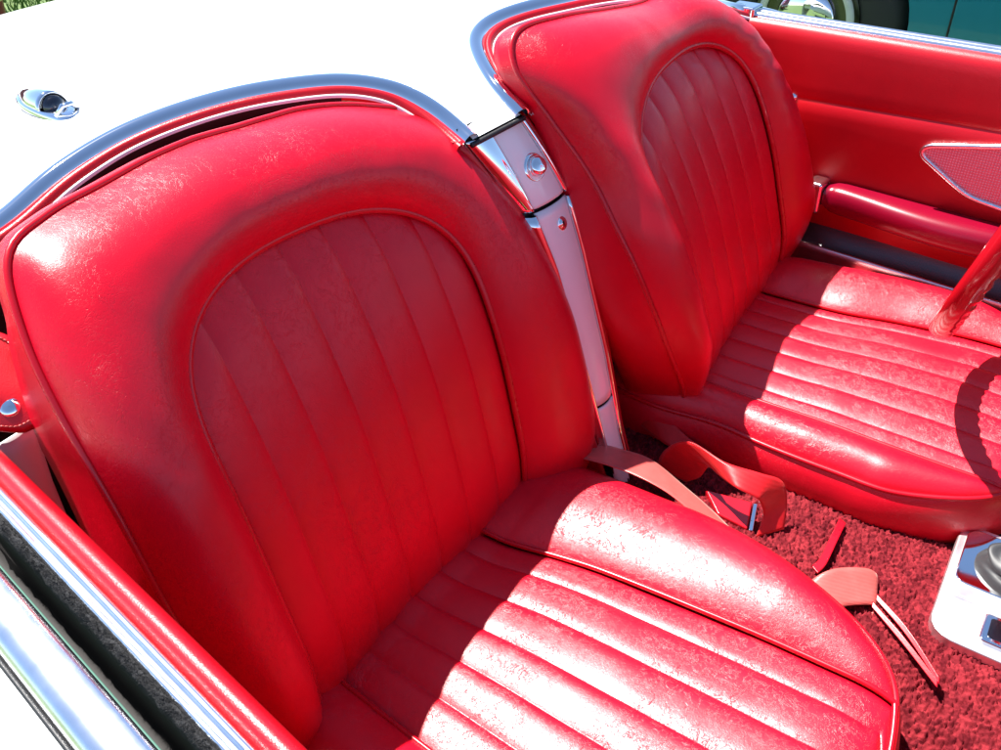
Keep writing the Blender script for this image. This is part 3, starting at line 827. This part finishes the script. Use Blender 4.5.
mb = MB(); lathe(mb, [(.0005, .012), (.02, .011), (.034, .004), (.038, -.01), (.034, -.05), (.03, -.06)], SC - sn * .025, sn, 32); mb.build('hub', M['plastic_red'], sw)
mb = MB(); mb.tube([SC - sn * .06, SC - sn * .5], .026, 20); mb.build('column', M['vinyl'], sw)

# ---- snap strap at the near rear corner
def ribbon(pts, wvec, width, n=60, thick=.0016, cup=0.):
    P_ = catmull(pts, n); Wv = catmull(wvec, n); Wv /= np.linalg.norm(Wv, axis=1)[:, None]
    T = np.gradient(P_, axis=0); T /= np.linalg.norm(T, axis=1)[:, None]
    Nn = np.cross(T, Wv); Nn /= np.linalg.norm(Nn, axis=1)[:, None] + 1e-9
    width = np.broadcast_to(np.asarray(width, float), (n,)) if not hasattr(width, '__len__') or len(width) == n else np.interp(np.linspace(0, 1, n), np.linspace(0, 1, len(width)), width)
    c = np.linspace(-.5, .5, 9)
    return P_[:, None] + c[None, :, None] * (Wv * width[:, None])[:, None] + (cup * (1 - (2 * c) ** 2))[None, :, None] * Nn[:, None]

# padded vinyl tab with a chrome snap
tab = catmull([(-.677, .3883, .8513 + .01), (-.5932, .3293, .8114), (-.5924, .3063, .7933), (-.5926, .287, .7777), (-.5955, .2738, .766), (-.6047, .2657, .7567), (-.6184, .2663, .7526), (-.6325, .2746, .7545), (-.677, .3183, .7746)], 90)
tn = np.array([-.25, -.6, .75]); tn /= np.linalg.norm(tn)
ctr = np.array([-.632, .300, .787])
tsh = np.array([-.010, -.056, .037]); tab = tab + tsh; ctr = ctr + tsh
mb = MB(); rings = []
for f, h in ((1.0, -.006), (1.01, -.002), (1.0, .0015), (.96, .0035), (.86, .0045), (.5, .0048), (.02, .005)):
    rings.append(ctr + (tab - ctr) * f + tn * h)
mb.grid(np.array(rings), closed_v=True)
tabo = mb.build('snap_tab', M['vinyl'], car)
sn_c = np.array([-.6204, .2843, .7663]) + tsh + tn * .0062
mb = MB(); lathe(mb, [(.0088, -.001), (.0088, .001), (.0075, .003), (.004, .0042), (.0002, .0046)], sn_c, tn, 24); mb.build('snap_button', M['chrome'], tabo)
mb = MB()
L = resample(ctr + (tab - ctr) * .9 + tn * .0048, 80)
for k in range(4, 74, 1):
    mb.tube([L[k], L[k] + (L[k + 1] - L[k]) * .5 + tn * .0007, L[k] + (L[k + 1] - L[k]) * .72], .0006, 5)
mb.build('stitching', M['webbing_sunlit'], tabo)

# ------------------------------------------------------------------ seat belts (loose things lying in the car)
def two_edge(E1, E2, n=70, cup=.0):
    a = catmull(E1, n); b = catmull(E2, n)
    t = np.linspace(0, 1, 9)[None, :, None]
    G = a[:, None] * (1 - t) + b[:, None] * t
    return G
def thing(name, loc, label, cat, group=None):
    o = empty(name, loc); o['label'] = label; o['category'] = cat
    if group: o['group'] = group
    return o
GB = 'seat belts lying loose between the seats'
b = thing('seat_belt', (-.06, -.1, .40), 'sunlit salmon seat belt strap lying flat along the inner edge of the near cushion', 'seat belt', GB)
MB().grid(ribbon([(-.072, .05, .438), (-.064, -.005, .4475), (-.0560, -.05, .4480), (-.0540, -.10, .4370), (-.0570, -.15, .4210), (-.0620, -.20, .400), (-.068, -.25, .375)],
    [(.95, .1, -.22)] * 3 + [(.9, .1, -.45)] * 4, np.full(60, .048), 60)).build('strap', M['webbing_sunlit'], b, solid=.0016)
b = thing('seat_belt', (.03, -.12, .38), 'red seat belt folded into a standing loop with its buckle on the tunnel carpet', 'seat belt', GB)
E1 = [(0.0068, -0.0364, 0.392), (0.0079, -0.0417, 0.42), (0.0115, -0.0596, 0.447), (0.011, -0.0848, 0.462), (0.005, -0.1358, 0.462), (0.0183, -0.1792, 0.458), (0.0321, -0.2044, 0.448), (0.0289, -0.2177, 0.42), (0.0112, -0.2273, 0.39)]
E2 = [(0.0101, -0.0822, 0.386), (0.0159, -0.0992, 0.402), (0.0161, -0.11, 0.428), (0.0007, -0.1308, 0.44), (-0.0113, -0.1614, 0.445), (-0.0057, -0.189, 0.438), (-0.0013, -0.1939, 0.428), (0.0004, -0.2003, 0.408), (-0.018, -0.2037, 0.384)]
MB().grid(two_edge(E1, E2)).build('strap', M['webbing'], b, solid=.0016)
bq = np.array([(.0095, -.112, .392), (.0275, -.1735, .392), (-.0155, -.1895, .388), (-.0165, -.146, .388)])
mb = MB(); cen = bq.mean(0)
dn_ = np.array([0, 0, -.013])
mb.add(list(bq) + list(bq + dn_), [(0, 1, 2, 3), (7, 6, 5, 4), (0, 4, 5, 1), (1, 5, 6, 2), (2, 6, 7, 3), (3, 7, 4, 0)])
mb.build('buckle', M['plastic_red'], b, bevel=.0025, seg=3)
mb = MB(); p0, p1 = bq[1], bq[2]; d = np.array([.0035, -.0065, 0])
mb.add([p0 + d * .2 + dn_ * .2, p0 + d + dn_ * .2, p1 + d + dn_ * .2, p1 + d * .2 + dn_ * .2, p0 + d * .2 + dn_ * .9, p0 + d + dn_ * .9, p1 + d + dn_ * .9, p1 + d * .2 + dn_ * .9], [(3, 2, 1, 0), (4, 5, 6, 7), (0, 1, 5, 4), (1, 2, 6, 5), (2, 3, 7, 6), (3, 0, 4, 7)])
mb.build('buckle_tongue', M['chrome'], b, bevel=.001)
b = thing('seat_belt', (.07, 0, .38), 'shaded red seat belt strap coming out of the dark gap beside the driver cushion', 'seat belt', GB)
MB().grid(two_edge([(.0845, .0766, .40), (.0821, .0339, .41), (.0829, -.0005, .411), (.0739, -.0492, .402), (.0728, -.085, .397)], [(.0714, .0342, .387), (.0608, .0009, .387), (.056, -.0245, .387), (.0559, -.0484, .385), (.0567, -.085, .383)])).build('strap', M['webbing'], b, solid=.0016)
b = thing('seat_belt', (-.03, -.36, .39), 'thin shiny red belt end sticking out at the front corner of the near cushion', 'seat belt', GB)
MB().grid(two_edge([(.0690, -.2760, .393), (.03, -.2805, .397), (-.012, -.2850, .398), (-.03, -.2830, .398)], [(.0650, -.2860, .393), (.026, -.2905, .397), (-.016, -.2950, .398), (-.036, -.2930, .398)])).build('strap', M['piping'], b, solid=.003)
fl = [[(-.075, -.290, .392), (-.055, -.293, .405), (-.030, -.307, .412), (-.005, -.332, .409), (.004, -.345, .403), (.002, -.352, .394), (-.012, -.352, .388)],
      [(-.110, -.330, .384), (-.090, -.330, .392), (-.064, -.335, .396), (-.045, -.352, .396), (-.036, -.362, .394), (-.036, -.366, .388), (-.044, -.366, .384)]]
MB().grid(two_edge(*fl)).build('strap_end', M['webbing_sunlit'], b, solid=.002)
for dx in (0, .013):
    MB().grid(two_edge([(-.034 + dx, -.360, .397), (-.060 + dx, -.405, .399), (-.090 + dx * .4, -.454, .396)], [(-.040 + dx, -.362, .395), (-.067 + dx, -.407, .396), (-.096 + dx * .4, -.456, .393)])).build('strap', M['piping'], b, solid=.003)

# ------------------------------------------------------------------ neighbouring cars
t = thing('parked_car', (3.0, -1.0, 0), 'teal car parked close behind the far door with a whitewall tyre', 'car')
X0 = 2.215
def car_side(yw, r, y0, y1, zb, zt, n=26):
    """lower edge of a flank with wheel arches cut in, as (y,z)"""
    pts = [(y1, zt), (y1, .52), (yw[0] + r + .02, .50)]
    for k, w in enumerate(yw):
        for a in np.linspace(-.0, math.pi, n):
            zz = .335 + r * math.sin(a); pts.append((w + r * math.cos(a), zz))
        if k + 1 < len(yw): pts += [(w - r - .01, zb), (yw[k + 1] + r + .01, zb)]
    pts += [(yw[-1] - r - .01, zb), (y0, zb + .1), (y0, zt)]
    return pts
side = car_side((.765, -2.0), .352, -2.75, 1.28, .20, .86)
mb = MB(); n = len(side)
mb.add([(X0, a, b) for a, b in side] + [(X0 + 1.6, a, b) for a, b in side], [tuple(range(n)), tuple(range(2 * n - 1, n - 1, -1))] + [((k + 1) % n, k, n + k, n + (k + 1) % n) for k in range(n)])
tb = mb.build('body', M['teal'], t, smooth=False)
mb = MB(); mb.grid(np.array([[(X0 + .02, yv, .855), (X0 + .12, yv, .90), (X0 + .8, yv, .93), (X0 + 1.48, yv, .90), (X0 + 1.58, yv, .855)] for yv in (-2.74, -2.3, .9, 1.27)])); mb.build('bonnet', M['teal'], t)
mb = MB(); mb.grid(np.array([[(X0 + .15 + d * .3, yv, .90 + d), (X0 + 1.45 - d * .3, yv, .90 + d)] for yv, d in ((-2.0, 0), (-1.6, .42), (-.7, .45), (-.1, 0))])); mb.build('cabin_glass', M['glass'], t)
mb = MB(); box(mb, X0 - .004, X0 + .01, -1.1, .288, .24, .84); mb.build('door', M['teal'], t, bevel=.003)
mb = MB(); box(mb, X0 - .003, X0 + .01, .289, .2945, .24, .85); mb.build('door_gap', M['dark'], t, smooth=False)
mb = MB(); box(mb, X0 + .12, X0 + 1.45, -2.5, 1.2, .25, .7); mb.build('underbody', M['dark'], t, smooth=False)
for wy in (.765, -2.0):
    ax = (-1, 0, 0); wc = (X0 + .10, wy, .335)
    w = empty('wheel', wc, t)
    mb = MB(); lathe(mb, [(.19, -.08), (.19, .085), (.205, .098), (.25, .102), (.30, .092), (.325, .07), (.333, .03), (.333, -.05), (.31, -.08)], wc, ax, 56); mb.build('tyre', M['tyre'], w)
    mb = MB(); lathe(mb, [(.148, .095), (.150, .104), (.160, .1055), (.172, .104), (.174, .095)], wc, ax, 56); mb.build('whitewall', M['whitewall'], w)
    mb = MB(); lathe(mb, [(.19, .09), (.165, .098), (.14, .085), (.10, .088), (.088, .092), (.084, .09)], wc, ax, 48); mb.build('wheel_rim', M['hubdark'], w)
    mb = MB(); lathe(mb, [(.105, .088), (.108, .096), (.100, .103), (.08, .110), (.05, .116), (.0005, .118)], wc, ax, 40); mb.build('hubcap', M['chrome'], w)
    mb = MB(); lathe(mb, [(.009, .09), (.008, .101), (.0004, .104)], (wc[0], wc[1] - .0, wc[2] + .118), ax, 12); mb.build('emblem', M['whitewall'], w)

t = thing('parked_car', (0, 5.5, 0), 'dark red car standing on the grass far behind the white deck', 'car')
mb = MB()
poly = [(-1.0, .12), (.74, .12), (.82, .2), (.86, .45), (.82, .7), (.6, .78), (.4, 1.2), (-.6, 1.2), (-.8, .78), (-1.0, .7)]
n = len(poly)
mb.add([(x, 4.02, z) for x, z in poly] + [(x, 8.3, z) for x, z in poly], [tuple(range(n)), tuple(range(2 * n - 1, n - 1, -1))] + [((k + 1) % n, k, n + k, n + (k + 1) % n) for k in range(n)])
mb.build('body', M['maroon'], t, smooth=False, bevel=.05, seg=3)
mb = MB(); mb.tube([(-.95, 3.97, .36), (0, 3.93, .36), (.78, 3.97, .36), (.86, 4.1, .36)], .05, 12); mb.build('bumper', M['chrome'], t)
for wy in (4.8, 7.4):
    for wx, sg in ((.80, 1), (-.95, -1)):
        mb = MB(); lathe(mb, [(.0005, .06), (.18, .06), (.2, .09), (.28, .09), (.32, .05), (.32, -.08), (.2, -.08)], (wx, wy, .32), (sg, 0, 0), 40); mb.build('wheel', M['tyre'], t)

# ------------------------------------------------------------------ ground
g = MB(); g.grid(np.array([[(x, y_, 0) for x in (-400, -20, 20, 400)] for y_ in (-400, -20, 20, 400)]))
go = g.build('ground', M['ground'], smooth=False); go['kind'] = 'structure'
mb = MB()
for x0, x1, y0, y1, cnt in ((.3, 3.6, 3.0, 8.5, 16000), (2.0, 5.2, 1.0, 4.5, 9000)):
    px = rng.uniform(x0, x1, cnt); py = rng.uniform(y0, y1, cnt)
    for x, y_ in zip(px, py):
        h = rng.uniform(.03, .085); a = rng.uniform(0, 6.28); w_ = rng.uniform(.003, .006)
        dx, dy = math.cos(a) * w_, math.sin(a) * w_; lx_, ly_ = rng.normal(0, .025, 2)
        mb.add([(x - dx, y_ - dy, 0), (x + dx, y_ + dy, 0), (x + lx_ * .4 + dx * .6, y_ + ly_ * .4 + dy * .6, h * .6), (x + lx_, y_ + ly_, h)], [(0, 1, 2), (0, 2, 3)])
gr = mb.build('grass', M['blade'], smooth=False); gr['kind'] = 'stuff'

# ------------------------------------------------------------------ light
SUN_EL, SUN_AZ = 62.0, 3.5            # sun stands straight behind the car
w = bpy.data.worlds.new('World'); sc.world = w; w.use_nodes = True
nt = w.node_tree; bg = nt.nodes['Background']
sky = nt.nodes.new('ShaderNodeTexSky'); sky.sky_type = 'NISHITA'; sky.sun_disc = False
sky.sun_elevation = R(SUN_EL); sky.sun_rotation = R(SUN_AZ)
sky.air_density = .8; sky.dust_density = .05; sky.ozone_density = 1.6; sky.altitude = 400
nt.links.new(sky.outputs[0], bg.inputs[0]); bg.inputs[1].default_value = .085
l = bpy.data.lights.new('sun', 'SUN'); l.energy = 5.0; l.angle = R(.53); l.color = (1, .96, .90)
lo = bpy.data.objects.new('sun', l); COL.objects.link(lo)
az, el = R(SUN_AZ), R(SUN_EL)
sd = Vector((math.sin(az) * math.cos(el), math.cos(az) * math.cos(el), math.sin(el)))
lo.rotation_euler = sd.to_track_quat('Z', 'Y').to_euler()

# ------------------------------------------------------------------ camera
cd = bpy.data.cameras.new('camera'); cam = bpy.data.objects.new('camera', cd); COL.objects.link(cam); sc.camera = cam
cd.sensor_width = 36; cd.lens = 831.7 / 1001 * 36; cd.clip_start = .02; cd.clip_end = 2000
ya, pi2, ro = R(46.8785), R(38.7392), R(-3.80776)
f = Vector((math.cos(pi2) * math.sin(ya), math.cos(pi2) * math.cos(ya), -math.sin(pi2)))
r = f.cross(Vector((0, 0, 1))).normalized(); u = r.cross(f)
r2 = r * math.cos(ro) + u * math.sin(ro); u2 = u * math.cos(ro) - r * math.sin(ro)
cam.matrix_world = Matrix(((r2.x, u2.x, -f.x, -.74785), (r2.y, u2.y, -f.y, -.45023), (r2.z, u2.z, -f.z, 1.24562), (0, 0, 0, 1)))

vs = sc.view_settings
vs.view_transform = 'Standard'; vs.look = 'None'; vs.exposure = 1.5; vs.gamma = 1
sc.cycles.max_bounces = 12; sc.cycles.diffuse_bounces = 6; sc.cycles.glossy_bounces = 6
